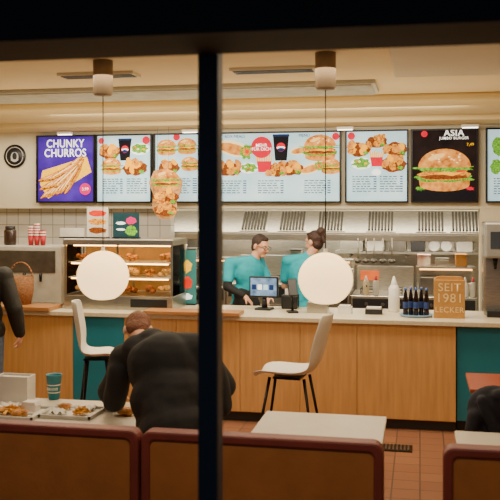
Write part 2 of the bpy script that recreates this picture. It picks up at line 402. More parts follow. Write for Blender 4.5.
def lines(mb, x, z, w, n, m=None, h=.014):
    mb.k += 1
    for k in range(n):
        q = x
        while q < x+w*.72:
            l = random.uniform(.02, .06); mb.flat([(q, z-k*h*1.9), (q+l, z-k*h*1.9), (q+l, z-k*h*1.9+h*.75), (q, z-k*h*1.9+h*.75)], m or eGREY, True); q += l+.012
        mb.flat([(x+w*.88, z-k*h*1.9), (x+w, z-k*h*1.9), (x+w, z-k*h*1.9+h*.75), (x+w*.88, z-k*h*1.9+h*.75)], m or eNAVY, True)
YM = 9.34; ZM0, ZM1 = 2.065, 2.86
def board(a, b, bg, label, z0=ZM0, z1=ZM1):
    x0, x1 = PX(a, YM), PX(b, YM); w, h = x1-x0, z1-z0
    t = thing('menu_board', label, 'menu board', (x0, YM, z0), 0, 'illuminated menu boards')
    mb = MB(); e = .018
    mb.box(0, w, 0, .078, 0, e); mb.box(0, w, 0, .078, h-e, h); mb.box(0, e, 0, .078, e, h-e); mb.box(w-e, w, 0, .078, e, h-e)
    mb.build('frame', METB, t)
    MB().box(e, w-e, .02, .07, e, h-e).build('panel', bg, t)
    return t, w, h
def pics(t, items):          # every dish printed on the board is a part of its own
    for i, (fn, *a) in enumerate(items):
        mb = MB(i % 6); fn(mb, *a)
        mb.build({'lines': 'menu_text', 'blob': 'print_patch'}.get(fn.__name__, 'food_picture'), None, t, loc=(0, .0185, 0), recalc=False)
def badge(t, x, z, r, m=eREDp, rz=None):
    mb = MB(); mb.fell(x, z, r, rz or r, m); mb.build('price_badge', None, t, loc=(0, .006, 0), recalc=False)
def put(t, s, size, m, x, z, **k): return text(s, size, m, t, (x, .004, z), **k)
# 1 churros
t, w, h = board(36, 94.5, ePURP, 'purple menu board picturing churros on a yellow tray')
mb = MB(); mb.flat([(.04, .22), (w*.2, .05), (w*.94, .36), (w*.86, .54), (w*.1, .38)], eYEL); mb.build('food_picture', None, t, loc=(0, .0185, 0), recalc=False)
pics(t, [(churro, w*(.3+.055*(k % 7)), .17+.02*(k % 7)+.075*(k//7)+random.uniform(-.01, .01), w*.55, .6+.07*(k % 7)-.15*(k//7)) for k in range(20)])
badge(t, w*.84, .16, .07, eMAG)
put(t, 'CHUNKY\nCHURROS', .13, eWHITE, w*.5, h*.8, bold=.015, sx=.84, sp=1.05); put(t, '3,99', .05, eWHITE, w*.84, .16)
# 2
t, w, h = board(95.5, 151.5, eBLUE, 'pale blue menu board with a cola cup and fried snacks, second from left')
pics(t, [(pieces, w*.24, .6, .18), (salad, w*.78, .62, .17), (burger, w*.28, .42, .18), (pieces, w*.7, .42, .2, 9), (cup, w*.52, .62, .26),
         (lines, .08, .27, w*.36, 7), (lines, w*.55, .27, w*.36, 7)])
badge(t, w*.9, .72, .045); badge(t, w*.1, .72, .035)
# 3
t, w, h = board(153.5, 199.5, eBLUE, 'pale blue menu board with three small burgers behind the hanging cutout')
pics(t, [(burger, w*.28, .63, .17), (burger, w*.72, .64, .17), (pieces, w*.34, .42, .17), (burger, w*.78, .44, .15), (lines, .1, .27, w*.75, 7)])
badge(t, w*.5, .75, .04)
# 4
t, w, h = board(212, 341, eBLUE, 'widest pale blue menu board with red roundel between wraps and burger')
pics(t, [(wrap, w*.17, .61, .3, -.25), (pieces, w*.14, .4, .19, 10), (salad, w*.29, .39, .15), (fries, w*.41, .42, .22), (pieces, w*.5, .38, .17), (pieces, w*.62, .4, .19, 8), (wrap, w*.68, .58, .15, .2),
         (cup, w*.54, .62, .3), (burger, w*.84, .6, .27), (wrap, w*.77, .38, .19, .3), (burger, w*.92, .4, .16),
         (lines, .1, .24, w*.2, 6), (lines, w*.36, .24, w*.2, 6), (lines, w*.72, .24, w*.2, 6)])
badge(t, w*.39, .62, .12); badge(t, w*.05, .73, .035); badge(t, w*.96, .73, .04)
put(t, 'MEHR\nFÜR DICH', .05, eWHITE, w*.39, .62, bold=.01); put(t, 'BOX MEALS', .045, eNAVY, w*.18, .745); put(t, 'MENÜ', .045, eNAVY, w*.72, .745)
# 5
t, w, h = board(345, 408.5, eBLUE, 'pale blue menu board with four groups of fried snacks, left of the dark one')
pics(t, [(pieces, w*.22, .6, .18), (pieces, w*.5, .68, .16, 9, eGOLD), (pieces, w*.8, .6, .18), (salad, w*.26, .43, .16), (pieces, w*.76, .44, .2, 9), (fries, w*.5, .46, .18), (blob, w*.88, .53, .05, .03, eGREEN, .1),
         (lines, .08, .28, w*.38, 7), (lines, w*.55, .28, w*.36, 7)])
badge(t, w*.1, .73, .04); badge(t, w*.5, .33, .05, eWHITE, .035)
# 6
t, w, h = board(411, 478.5, eDARKBG, 'dark charcoal menu board with one big sesame burger')
mb = MB(); mb.flat([(.03, .03), (w-.03, .03), (w-.03, .16), (.03, .14)], eDK); mb.build('print_patch', None, t, loc=(0, .0185, 0), recalc=False)
pics(t, [(blob, w*.14, .15, .05, .025, eGREEN, .2), (blob, w*.88, .15, .04, .02, eREDp, .2), (burger, w*.5, .34, .42)])
badge(t, w*.2, .74, .035)
put(t, 'ASIA', .095, eWHITE, w*.64, .745, bold=.02, sp=1.1); put(t, 'JUMBO BURGER', .04, eWHITE, w*.64, .69, bold=.01, sp=1.1)
put(t, '7,49', .045, eYEL, w*.88, .62)
# 7
t, w, h = board(486, 545, eBLUE, 'pale blue menu board with green drink picture at the right edge')
pics(t, [(blob, w*.22, .6, .07, .1, eGREEN, .08), (blob, w*.18, .38, .06, .08, eGREEN, .1), (pieces, w*.6, .5, .2, 8), (lines, .08, .25, w*.8, 7)])
LED = M('led_white', 'fff2da', .4, em=7, v=.01)
for px, lab in ((65, 'over the purple board'), (190, 'over the three-burger board'), (345, 'over the widest board'), (470, 'over the dark burger board')):
    x = PX(px, 9.2)
    t = thing('display_light', 'small spot bar on the bulkhead '+lab, 'spotlight', (x, 9.42, 2.885), 0, 'small spots above the menu boards')
    MB().box(-.01, .01, -.2, 0, -.012, .0).build('arm', WHITE, t)
    MB().box(-.09, .09, -.25, -.2, -.03, 0).build('housing', WHITE, t, bevel=.004)
    MB().box(-.08, .08, -.245, -.205, -.036, -.0305).build('diffuser', LED, t)
x = PX(13, 9.36); z = PZ(13, 156, 9.36)
t = thing('round_sign', 'black round seal with ring border on the white wall at left', 'sign', (x, 9.42, z))
MB().lathe([(0, 0), (.135, 0), (.14, .01), (.14, .018), (0, .018)], mat=DARK).build('disc', None, t, rot=(PI/2, 0, 0))
sg = M('sign_grey', 'b8b4a8', .6)
mb = MB()
mb.prism([(.112*math.cos(2*PI*k/32), .112*math.sin(2*PI*k/32)) for k in range(32)]+[(.104*math.cos(-2*PI*k/32), .104*math.sin(-2*PI*k/32)) for k in range(33)], 'y', 0, .002, sg); mb.build('ring', None, t, loc=(0, -.0215, 0))
mb = MB(); mb.fell(0, -.01, .05, .06, sg, n=18); mb.fell(0, 0, .03, .045, DARK, n=14); mb.flat([(-.045, -.055), (.045, -.055), (.05, -.04), (-.05, -.04)], sg)
mb.build('emblem', None, t, loc=(0, -.02, 0), recalc=False)
# hanging cutout
x = PX(166, 9.0); z = PZ(166, 219, 9.0)
t = thing('hanging_cutout', 'tall hanging cardboard cutout of burger and chicken under the ceiling', 'sign', (x, 9.0, z))
mb = MB()
pts = [(-.08, .0), (.07, .0), (.13, .08), (.12, .2), (.17, .3), (.19, .42), (.1, .52), (.0, .56), (-.14, .53), (-.2, .4), (-.15, .28), (-.16, .12)]
mb.prism(pts, 'y', 0, .008); mb.build('card', M('card_orange', 'b0601c', .6, v=.4, s=18, c2='e0b070', em=.12), t)
for i, (fn, *a) in enumerate([(burger, 0, .42, .22), (pieces, 0, .25, .2, 12), (pieces, -.01, .12, .17, 12, eGOLD)]):
    mb = MB(i*4); fn(mb, *a); mb.build('food_picture', None, t, loc=(0, -.002, 0), recalc=False)
for sx in (-.1, .03): MB().cone((sx, .004, .535), (sx, .004, 2.9-z), .0015, .0015, n=6).build('string', METB, t)

# ============================================================ KITCHEN
t = thing('extractor_hood', 'long stainless extractor hood over the kitchen line', 'hood', (0, 0, 0))
hx0, hx1 = PX(170, 10), PX(482, 10)
mb = MB(); mb.prism([(9.85, 1.66), (9.85, 1.72), (10.12, 1.98), (10.12, 2.3), (11.2, 2.3), (11.2, 1.66)][::-1], 'x', hx0, hx1); mb.build('canopy', STEEL, t, bevel=.005)
MB().box(hx0, hx1, 9.8, 9.849, 1.63, 1.70).build('gutter', STEEL, t, bevel=.004)
for sx in (.2, .55, .85):
    q = hx0+(hx1-hx0)*sx; MB().box(q-.3, q+.3, 10.1, 10.22, 1.63, 1.659).build('light_strip', M('hood_light', 'ffe8bc', .4, em=9, v=.01), t)
ang = math.atan2(.26, .27)
me1 = me2 = None
for k, a in enumerate([240, 278, 316, 366, 416, 450]):
    x = PX(a, 9.9)
    if me1 is None:
        fm = MB(); fm.box(0, .34, 0, .33, .002, .012, STEEL); o1 = fm.build('grease_filter', None, t)
        fm = MB()
        for q in range(8): fm.box(.025+q*.037, .048+q*.037, .02, .31, .0125, .03)
        o2 = fm.build('baffles', M('baffle_metal', '4a4640', .45, .6), o1); me1, me2 = o1.data, o2.data
    else:
        o1 = bpy.data.objects.new('grease_filter', me1); COL.objects.link(o1); o1.parent = t
        o2 = bpy.data.objects.new('baffles', me2); COL.objects.link(o2); o2.parent = o1
    o1.location = (x, 9.862, 1.727); o1.rotation_euler = (ang, 0, 0)
def fryer(px, wpx, zt, label, kind):
    Y = 10.0; x = PX(px, Y); w = (PX(px+wpx, Y)-x)
    t = thing('kitchen_unit', label, 'kitchen appliance', (x, Y, 0), 0, 'stainless kitchen units')
    MB().box(.005, w-.005, 0, .8, .1, zt).build('body', STEEL, t, bevel=.006)
    MB().box(.03, w-.03, .05, .75, 0, .099).build('base', KICK, t)
    MB().box(.03, w-.03, -.012, -.001, zt-.16, zt-.03).build('control_panel', DARK, t, bevel=.003)
    for q in range(3):
        MB().cone((w*(.25+.25*q), -.013, zt-.095), (w*(.25+.25*q), -.035, zt-.095), .02, .018).build('knob', STEELD, t)
    MB().tube([(.06, -.001, zt-.25), (.06, -.04, zt-.25), (w-.06, -.04, zt-.25), (w-.06, -.001, zt-.25)], .009).build('handle', STEEL, t)
    if kind == 'basket':
        for sx in (.25, .68):
            b = MB(); cx = w*sx
            for a_, b_ in (((cx-.08, .2), (cx+.08, .2)), ((cx-.08, .5), (cx+.08, .5)), ((cx-.08, .2), (cx-.08, .5)), ((cx+.08, .2), (cx+.08, .5))):
                b.cone((a_[0], a_[1], zt+.06), (b_[0], b_[1], zt+.06), .004, .004, n=6); b.cone((a_[0], a_[1], zt+.02), (b_[0], b_[1], zt+.02), .004, .004, n=6)
                b.cone((a_[0], a_[1], zt), (a_[0], a_[1], zt+.06), .004, .004, n=6)
            b.cone((cx, .2, zt+.06), (cx, .0, zt+.12), .008, .008, n=8); b.build('fry_basket', METB, t)
        MB().box(.03, w-.03, .7, .79, zt+.001, zt+.3).build('splash_back', STEEL, t, bevel=.004)
        MB().box(w*.1, w*.4, .688, .699, zt+.12, zt+.24).build('control_display', M('amber_display', 'c2561e', .4, em=.7), t)
    if kind == 'shelf':
        MB().box(0, w, .4, .8, zt+.3, zt+.32).build('over_shelf', STEEL, t)
        for sx in (.02, w-.02): MB().box(sx-.012, sx+.012, .76, .79, zt+.001, zt+.299).build('upright', STEEL, t)
        MB().box(.05, w*.45, .3, .7, zt+.001, zt+.2).build('warming_drawer', STEELD, t, bevel=.006)
        MB().box(w*.5, w*.93, .3, .7, zt+.001, zt+.14).build('gastro_pan', STEEL, t, bevel=.01)
        MB().box(.04, w-.04, .41, .44, zt+.28, zt+.2995).build('heat_bar', M('heat_bar_glow', 'ffb060', .4, em=5), t)
    return t
U1 = fryer(168, 58, 1.05, 'stainless prep unit behind the counter beside the mullion', 'shelf')
fryer(226, 62, 1.1, 'stainless fryer behind the worker with glasses', 'basket')
U3 = fryer(288, 62, 1.05, 'stainless prep unit behind the right pendant', 'shelf')
fryer(350, 66, .98, 'stainless fryer behind the white sauce bottle', 'basket')
U5 = fryer(416, 62, .98, 'stainless prep unit behind the wooden lettered box', 'shelf')
CART = M('carton_red_white', 'b8483c', .6, v=.3, s=6, c2='e0d6c4')
def carton(px, z, wd, hg, m, label, cat='box', name='food_carton'):
    x = PX(px, 10.55); t = thing(name, label, cat, (x, 10.6, z), 0, 'cartons and tubs on the over-shelves')
    MB().box(-wd/2, wd/2, -.09, .09, 0, hg).build('body', m, t, bevel=.006); MB().box(-wd/2-.006, wd/2+.006, -.096, .096, hg+.0005, hg+.018).build('lid', STEELD if m is STEEL else m, t, bevel=.003)
for px, z, wd, hg, m, lab in ((178, 1.3705, .16, .14, CART, 'red and white carton on the over-shelf left of the mullion'), (192, 1.3705, .12, .1, STEEL, 'steel tub on the over-shelf left of the mullion'),
        (296, 1.3705, .14, .1, STEEL, 'steel tub on the over-shelf behind the right pendant'), (424, 1.3005, .15, .12, CART, 'red and white carton on the over-shelf above the bottle tray'), (442, 1.3005, .15, .08, STEEL, 'steel tub on the over-shelf above the lettered box'), (461, 1.3005, .13, .13, M('amber_tub', 'a8702c', .5), 'amber tub on the over-shelf at the right end')):
    carton(px, z, wd, hg, m, lab)
xs0, xs1 = PX(335, 10.95), PX(478, 10.95)
t = thing('wall_shelf', 'long steel wall shelf at the back of the kitchen', 'shelf', (0, 11.3, 1.42))
MB().box(xs0, xs1, -.4, 0, 0, .03).build('shelf_board', STEEL, t)
for q in (.1, .5, .9): MB().box(xs0+(xs1-xs0)*q, xs0+(xs1-xs0)*q+.02, -.38, 0, -.05, -.001).build('bracket', STEELD, t)
PANW = M('pan_white', 'bdb8aa', .4)
pans = [(352, .3, STEEL, 'steel'), (376, .22, PANW, 'white'), (398, .22, STEELD, 'grey steel'), (418, .18, DARK, 'black'), (464, .2, PANW, 'white')]
for i, (px, wd, m, cn) in enumerate(pans):
    x = PX(px, 11.1)
    t = thing('food_container', cn+' food container on the back wall shelf, '+['nearest the right pendant', 'beside the first steel one', 'in the middle', 'left of the round plates', 'at the far right end'][i], 'container', (x, 11.08, 1.451), 0, 'containers on the back shelf')
    MB().box(-wd/2, wd/2, -.13, .13, 0, .14).build('tub', m, t, bevel=.012)
    MB().box(-wd/2-.01, wd/2+.01, -.14, .14, .141, .155).build('lid', STEELD if m is not STEEL else STEEL, t, bevel=.004)
for px, lab in ((434, 'white round plate leaning at the back of the kitchen, left one'), (446, 'white round plate leaning at the back of the kitchen, right one')):
    x = PX(px, 11.2)
    o = MB().lathe([(0, .0), (.05, .0), (.07, .01), (.07, .014), (.05, .005), (0, .005)], mat=WHITE).build('plate', None, loc=(x, 11.05, 1.52), rot=(math.radians(78), 0, 0))
    tag(o, lab, 'plate', 'plates on the back shelf')
for i, px in enumerate((358, 366, 374, 383, 392)):
    t = thing('hanging_ladle', 'steel ladle hanging under the hood, %s of five' % ('far left', 'second', 'middle', 'fourth', 'far right')[i], 'ladle', (PX(px, 9.78), 9.79, 1.66), 0, 'ladles under the hood')
    MB().cone((0, 0, 0), (0, 0, -.24), .006, .006, n=8).build('handle', STEEL, t); MB().ell((0, -.02, -.26), (.04, .04, .03), STEELD).build('bowl', None, t)
x = PX(337, 10.3)
t = thing('microwave', 'white boxy appliance behind the right pendant', 'microwave', (x, 9.99, 1.0511))
MB().box(-.2, .2, 0, .28, .0, .23).build('body', PANW, t, bevel=.01); MB().box(-.18, .1, -.008, -.001, .04, .2).build('door', DARK, t, bevel=.003); MB().box(.12, .18, -.006, -.001, .05, .19).build('keypad', STEELD, t)
SB = {'white': WHITE, 'cream': M('cream_plastic', 'c9b890', .4), 'grey': PANW}
def squeeze(x, y, z, col, s, label):
    t = thing('sauce_bottle', label, 'bottle', (x, y, z), 0, 'squeezy sauce bottles')
    MB().lathe([(0, 0), (.034*s, 0), (.036*s, .01), (.036*s, .15*s), (.02*s, .175*s), (0, .175*s)], mat=SB[col]).build('bottle_body', None, t)
    MB().lathe([(.02*s, .176*s), (.018*s, .19*s), (.005*s, .23*s), (0, .23*s)], mat=RED if col == 'grey' else WHITE).build('nozzle', None, t)
for i, (px, col, lab) in enumerate(((366, 'cream', 'cream squeezy bottle on the fryer edge right of the pendant'), (376, 'grey', 'grey squeezy bottle with red nozzle beside the cream one'), (465, 'white', 'white squeezy bottle on the prep unit behind the lettered box'), (473, 'grey', 'grey squeezy bottle with red nozzle at the right end of the prep unit'))):
    squeeze(PX(px, 10.08), 10.08, .9805, col, 1, lab)
# ============================================================ ON THE COUNTER
ZT = 1.0005
cx0, cx1 = PX(66, 8.05), PX(174, 8.05); w = cx1-cx0; d = .5; hh = PZ(120, 239, 8.05)-1.0
t = thing('display_case', 'heated glass display case with steel base on the counter', 'display case', (cx0, 8.0, ZT))
MB().box(0, w, 0, d, .0, .14).build('base', STEEL, t, bevel=.008)
MB().box(w*.62, w*.95, -.006, -.001, .03, .11).build('control_panel', DARK, t)
MB().box(-.01, w+.01, -.01, d+.01, hh-.06, hh).build('top', STEEL, t, bevel=.01)
for sx in (.012, w*.5, w-.012):
    for sy in (.012, d-.012): MB().box(sx-.009, sx+.009, sy-.009, sy+.009, .141, hh-.061).build('post', STEEL, t)
for q in (.31, .46): MB().box(.03, w-.03, .04, d-.04, q, q+.008).build('shelf', WHITE, t)
MB().box(.03, w-.03, d-.012, d-.004, .142, hh-.062).build('back_door', M('warm_back_panel', 'd8b27a', .5), t)
for b_ in ((.025, w-.025, .001, .005), (.0, .004, .025, d-.025), (w-.004, w, .025, d-.025)): MB().box(*b_, .142, hh-.062).build('glass_pane', GLASS, t)
HL = M('heat_lamp_glow', 'ffc070', .4, em=16, v=.01)
MB().box(.06, w-.06, .1, .14, hh-.075, hh-.0605).build('heat_lamp', HL, t)
for q in (.31, .46): MB().box(.06, w-.06, .045, .06, q-.012, q-.001).build('heat_lamp', HL, t)
CRUST = M('fried_crust', 'b8682a', .6, v=.35, s=40, bump=.6, bs=60, c2='e0a050')
CR2 = M('fried_crust_dark', '8c4a1c', .6, v=.35, s=40, bump=.6, bs=60, c2='b87030'); CR3 = M('fried_crust_pale', 'd89a48', .6, v=.3, s=40, bump=.6, bs=60, c2='eec880')
posn = ['bottom shelf', 'middle shelf', 'upper shelf']
for r, zz in enumerate((.141, .319, .469)):
    for k in range(6):
        if r == 2 and k in (1, 4): continue
        mb = MB(); x = w*(.1+.16*k)+random.uniform(-.02, .02); sc = random.uniform(.7, 1.25); m = random.choice((CRUST, CR2, CR3))
        for q in range(5): mb.ell((random.uniform(-.045, .045), random.uniform(-.04, .04), .03*sc+random.uniform(0, .045)), (.036*sc, .028*sc, .028*sc), m, u=12, v=8, rot=Matrix.Rotation(random.uniform(0, 3), 3, 'Z'))
        tag(mb.build('fried_chicken', None, loc=(cx0+x, 8.0+.17, ZT+zz)), 'golden fried chicken portion on the %s of the display case' % posn[r], 'fried chicken', 'fried chicken on the '+posn[r])
def card(px0, px1, py0, py1, Y, zb, label, bg, items=()):
    x0, x1 = PX(px0, Y), PX(px1, Y); h = PZ((px0+px1)/2, py0, Y)-zb; w = x1-x0
    t = thing('table_card', label, 'sign', ((x0+x1)/2, Y, zb))
    MB().box(-w/2, w/2, 0, .012, .012, h).build('card', bg, t)
    MB().box(-w/2, w/2, -.03, .05, 0, .011).build('stand', METB, t)
    for x, z, rx, rz, m in items:
        mb = MB(); mb.fell(x*w, z*h, rx*w, rz*h, m, wob=.08); mb.build('picture', None, t, loc=(0, -.001, 0), recalc=False)
    return t
ztc = ZT+hh
WCARD = M('white_card', 'd8d4c8', .6)
card(87, 108, 207, 237, 8.2, ztc, 'white card with brown picture rows standing on the display case', WCARD, [(0, .25, .42, .1, eBROWN), (0, .53, .42, .1, eGOLD), (0, .8, .42, .1, eTOM)])
t = card(113, 139, 213, 237, 8.2, ztc, 'dark teal card with salad picture standing on the display case', M('dark_teal_card', '12404a', .5), [(.2, .3, .22, .2, eGREEN), (.2, .7, .2, .15, eMAG), (-.2, .6, .18, .06, eWHITE), (-.2, .35, .18, .04, eWHITE)])
card(60, 84, 228, 237, 8.2, ztc, 'small low white card on the display case', WCARD)
card(176, 196, 250, 302, 8.56, ZT, 'narrow teal poster with picture spots beside the display case', M('teal_card', '3a8a90', .5), [(0, .7, .3, .12, eYEL), (0, .4, .3, .12, eTOM), (0, .15, .3, .06, eWHITE)])
x0, x1 = PX(-25, 8.2), PX(60, 8.2)
t = thing('drinks_dispenser', 'pale grey drinks dispenser cabinet at the left edge', 'dispenser', (x0, 8.24, ZT)); w = x1-x0
zt_ = PZ(30, 246, 8.2)-ZT
MB().box(0, w, 0, .36, 0, zt_).build('body', M('grey_enamel', 'b9b6aa', .4), t, bevel=.015)
MB().box(w*.1, w*.93, -.012, -.001, zt_*.55, zt_*.92).build('front_panel', STEELD, t, bevel=.004)
for k in range(4): MB().cone((w*(.2+.19*k), -.03, zt_*.4), (w*(.2+.19*k), -.03, zt_*.54), .012, .018).build('tap', METB, t)
MB().box(w*.1, w*.93, -.1, -.001, .0, .03).build('drip_tray', STEEL, t)
for i, px in enumerate((31, 37, 43)):
    n = (9, 11, 6)[i]
    t = thing('cup_stack', 'stack of red paper cups, %s of the three on the drinks dispenser' % ['leftmost', 'middle', 'rightmost'][i], 'cups', (PX(px, 8.35), 8.35, ZT+zt_), 0, 'red cup stacks')
    MB().lathe([(0, 0), (.024, 0), (.031, .09), (0, .09)], mat=RED, n=16).build('cup', None, t)
    for q in range(1, n): MB().lathe([(.0305, .09+.014*(q-1)), (.032, .09+.014*q), (.028, .09+.014*q)], mat=RED if q % 2 else WHITE, n=16).build('rim', None, t)
x = PX(8, 8.35)
t = thing('glass_jar', 'dark filled jar with black lid on the drinks dispenser', 'jar', (x, 8.4, ZT+zt_))
MB().lathe([(0, 0), (.06, 0), (.065, .02), (.065, .15), (.05, .17), (0, .17)], mat=M('dark_jar', '3a2a20', .2)).build('jar_body', None, t); MB().lathe([(.052, .171), (.052, .2), (0, .2)], mat=DARK).build('lid', None, t)
WICK = M('wicker', '8a5c34', .7, v=.4, s=60, bump=.6, bs=80)
bx = PX(20, 7.95)
t = thing('wicker_basket', 'brown wicker basket beside the standing customer', 'basket', (bx, 7.97, 1.0402))
MB().lathe([(0, .0), (.1, 0), (.125, .12), (.13, .28), (.118, .28), (.095, .02), (0, .02)], mat=WICK).build('basket_body', None, t)
MB().tube([(.122*math.cos(a), 0, .27+.15*math.sin(a)) for a in [PI*k/12 for k in range(13)]], .009).build('handle', WICK, t)
PAPER = M('napkin_paper', 'd9d5c9', .8, v=.05, bump=.3)
RM = M('roll', 'b87a3c', .6)
for k, zz in enumerate((1.0602, 1.0602, 1.12)):
    mb = MB(); mb.ell((0, 0, .028), (.04, .033, .028), RM); tag(mb.build('bread_roll', None, loc=(bx+(-.045, .045, 0)[k], 7.97, zz)), 'bread roll inside the wicker basket', 'bread roll', 'rolls in the basket')
SCR = M('screen_glow', '2a4a7c', .3, em=.8, v=.3, s=12, c2='7fa0c4')
xm = PX(264, 8.3)
t = thing('till_monitor', 'black till monitor with lit screen before the worker with glasses', 'monitor', (xm, 8.3, ZT), math.radians(-8))
MB().box(-.15, .15, -.015, .015, .12, .33).build('bezel', DARK, t, bevel=.006)
MB().box(-.135, .135, -.019, -.0155, .14, .315).build('screen', SCR, t)
MB().cone((0, .02, .02), (0, .02, .13), .03, .02).build('stand', DARK, t); MB().box(-.08, .08, -.06, .08, 0, .02).build('foot', DARK, t, bevel=.004)
for k in range(4):
    mb = MB(); mb.flat([(-.12+.06*k, .2), (-.075+.06*k, .2), (-.075+.06*k, .25), (-.12+.06*k, .25)], (eNAVY, eWHITE, eBLUE, eNAVY)[k]); mb.build('screen_icon', None, t, loc=(0, -.0195, 0), recalc=False)
xm = PX(293, 8.15)
t = thing('card_terminal', 'black card terminal on a stand right of the till monitor', 'card terminal', (xm, 8.12, ZT), math.radians(20))
MB().box(-.05, .05, -.05, .06, 0, .02).build('foot', DARK, t, bevel=.005); MB().cone((0, 0, .02), (0, .01, .16), .014, .014).build('post', METB, t)
MB().box(-.045, .045, -.02, .02, .15, .33, rot=Matrix.Rotation(-.5, 4, 'X')).build('terminal_body', DARK, t, bevel=.008)
xm = PX(290, 8.45)
t = thing('receipt_printer', 'small black receipt printer behind the card terminal', 'printer', (xm, 8.46, ZT))
MB().box(-.08, .08, -.07, .1, 0, .14).build('body', DARK, t, bevel=.012); MB().box(-.05, .05, -.015, -.012, .14, .2).build('receipt', PAPER, t)
for px, wd, hgt, m, lab in ((318, .2, .1, STEEL, 'low steel napkin holder on the worktop under the right pendant'), (345, .13, .06, WHITE, 'small white dish box right of the napkin holder'), (374, .16, .05, DARK, 'flat black dish on the worktop before the sauce bottle')):
    t = thing('counter_container', lab, 'container', (PX(px, 8.2), 8.2, ZT))
    mb = MB(); mb.box(-wd/2, wd/2, -.07, .07, 0, .008); mb.box(-wd/2, -wd/2+.006, -.07, .07, .008, hgt); mb.box(wd/2-.006, wd/2, -.07, .07, .008, hgt); mb.box(-wd/2+.006, wd/2-.006, -.07, -.064, .008, hgt); mb.box(-wd/2+.006, wd/2-.006, .064, .07, .008, hgt)
    mb.build('holder', m, t)
    MB().box(-wd/2+.012, wd/2-.012, -.06, .06, .009, hgt+.015).build('contents', PAPER, t)
squeeze(PX(394, 8.4), 8.4, ZT, 'white', 1.5, 'large white dispenser bottle with white nozzle on the worktop')
CAP = M('blue_cap', '2a4a8a', .4); COLA = M('cola', '1a0d0c', .12, v=.2); LBL = M('navy_label', '27407a', .5, v=.4, s=30)
xt = PX(416, 8.1)
t = thing('bottle_tray', 'round blue and white tray holding small bottles', 'tray', (xt, 8.1, ZT))
MB().lathe([(0, 0), (.14, 0), (.158, .022), (.152, .024), (.138, .007), (0, .007)], mat=M('blue_tray', '7d9fc0', .4), n=36).build('tray_dish', None, t)
bot = None
bl = ['far left', 'second from left', 'middle', 'fourth from left', 'far right']
for k in range(5):
    loc = (xt-.096+.048*k, 8.1+(.03 if k % 2 else -.03), ZT+.0072)
    if bot is None:
        bot = thing('drink_bottle', '', 'bottle', loc, 0, 'small dark bottles on the tray')
        MB().lathe([(0, 0), (.022, 0), (.024, .01), (.023, .08), (.024, .15), (.018, .19), (.01, .235), (.01, .25), (0, .25)], mat=COLA, n=18).build('bottle_body', None, bot)
        MB().lathe([(.0246, .07), (.0246, .13)], mat=LBL, n=18).build('label_band', None, bot)
        MB().lathe([(.0125, .238), (.0125, .262), (0, .262)], mat=CAP, n=14).build('cap', None, bot); o = bot
    else: o = dup(bot, loc, 0)
    o['label'] = 'small dark bottle on the blue tray, '+bl[k]
Yb = 8.0; x0, x1 = PX(434, Yb), PX(465, Yb); w = x1-x0; hb = PZ(449, 277, Yb)-ZT
KR = M('kraft_board', 'b08040', .7, v=.12, s=20); KD = M('kraft_print', 'e0c088', .7)
t = thing('lettered_box', 'kraft brown box with printed lettering on the worktop above the wide cabinet', 'box', ((x0+x1)/2, Yb, ZT))
MB().box(-w/2, w/2, 0, .16, 0, hb-.03).build('box_body', KR, t, bevel=.003)
MB().prism([(-w/2, hb-.029), (w/2, hb-.029), (w/2-.03, hb), (-w/2+.03, hb)], 'y', .05, .11).build('top_flap', KR, t)
for s, sz, zz in (('SEIT', .105, hb*.74), ('1981', .115, hb*.48), ('LECKER', .07, hb*.2)): text(s, sz, KD, t, (0, -.002, zz), bold=.006, sp=1.1)
x0 = PX(484, 8.25)
t = thing('coffee_machine', 'silver upright coffee machine at the right end of the counter', 'coffee machine', (x0, 8.2, ZT))
zc = PZ(490, 222, 8.25)-ZT
MB().box(0, .42, .12, .4, 0, zc).build('body', STEEL, t, bevel=.02); MB().box(0.0, .42, -.06, .119, zc*.62, zc).build('head', M('silver_paint', 'aaa8a0', .35, .5), t, bevel=.02)
MB().box(0.02, .4, -.06, .119, 0, .06).build('drip_tray', DARK, t, bevel=.005); MB().cone((.1, .03, zc*.5), (.1, .03, zc*.62), .012, .025).build('spout', METB, t)
MB().box(.05, .2, -.064, -.0605, zc*.72, zc*.9).build('display', M('grey_display', '3c4048', .2), t)

# ============================================================ ON THE TABLES
TR = M('tray_grey', 'b9b6ab', .4); LIN = M('tray_paper', 'dcd8cc', .7, v=.1, s=20)
FRY = M('fries_yellow', 'd79a35', .55, v=.25, s=30)
def tray(px, py, w, dd, rz, label):
    p = PT(px, py, .7502)
    t = thing('food_tray', label, 'tray', p, rz, 'food trays on the left table')
    mb = MB(); mb.box(-w/2, w/2, -dd/2, dd/2, 0, .006)
    for x0, x1, y0, y1 in ((-w/2, w/2, -dd/2, -dd/2+.012), (-w/2, w/2, dd/2-.012, dd/2), (-w/2, -w/2+.012, -dd/2, dd/2), (w/2-.012, w/2, -dd/2, dd/2)): mb.box(x0, x1, y0, y1, .006, .022)
    mb.build('tray_body', TR, t); MB().box(-w/2+.03, w/2-.03, -dd/2+.03, dd/2-.03, .0062, .008).build('paper_liner', LIN, t)
    return p
def fries_pile(x, y, label, n=40, r=.07):
    mb = MB()
    for k in range(n):
        a = random.uniform(0, 2*PI); q = random.uniform(0, r); l = random.uniform(.025, .04)
        R = Euler((random.uniform(-.3, .3), random.uniform(-.3, .3), random.uniform(0, PI))).to_matrix().to_4x4()
        zz = .016+.03*(1-q/r)*random.random(); cx, cy = q*math.cos(a), q*math.sin(a)
        mb.box(cx-l, cx+l, cy-.004, cy+.004, zz, zz+.008, rot=R)
    tag(mb.build('fries', FRY, loc=(x, y, .757)), label, 'fries', kind='stuff')
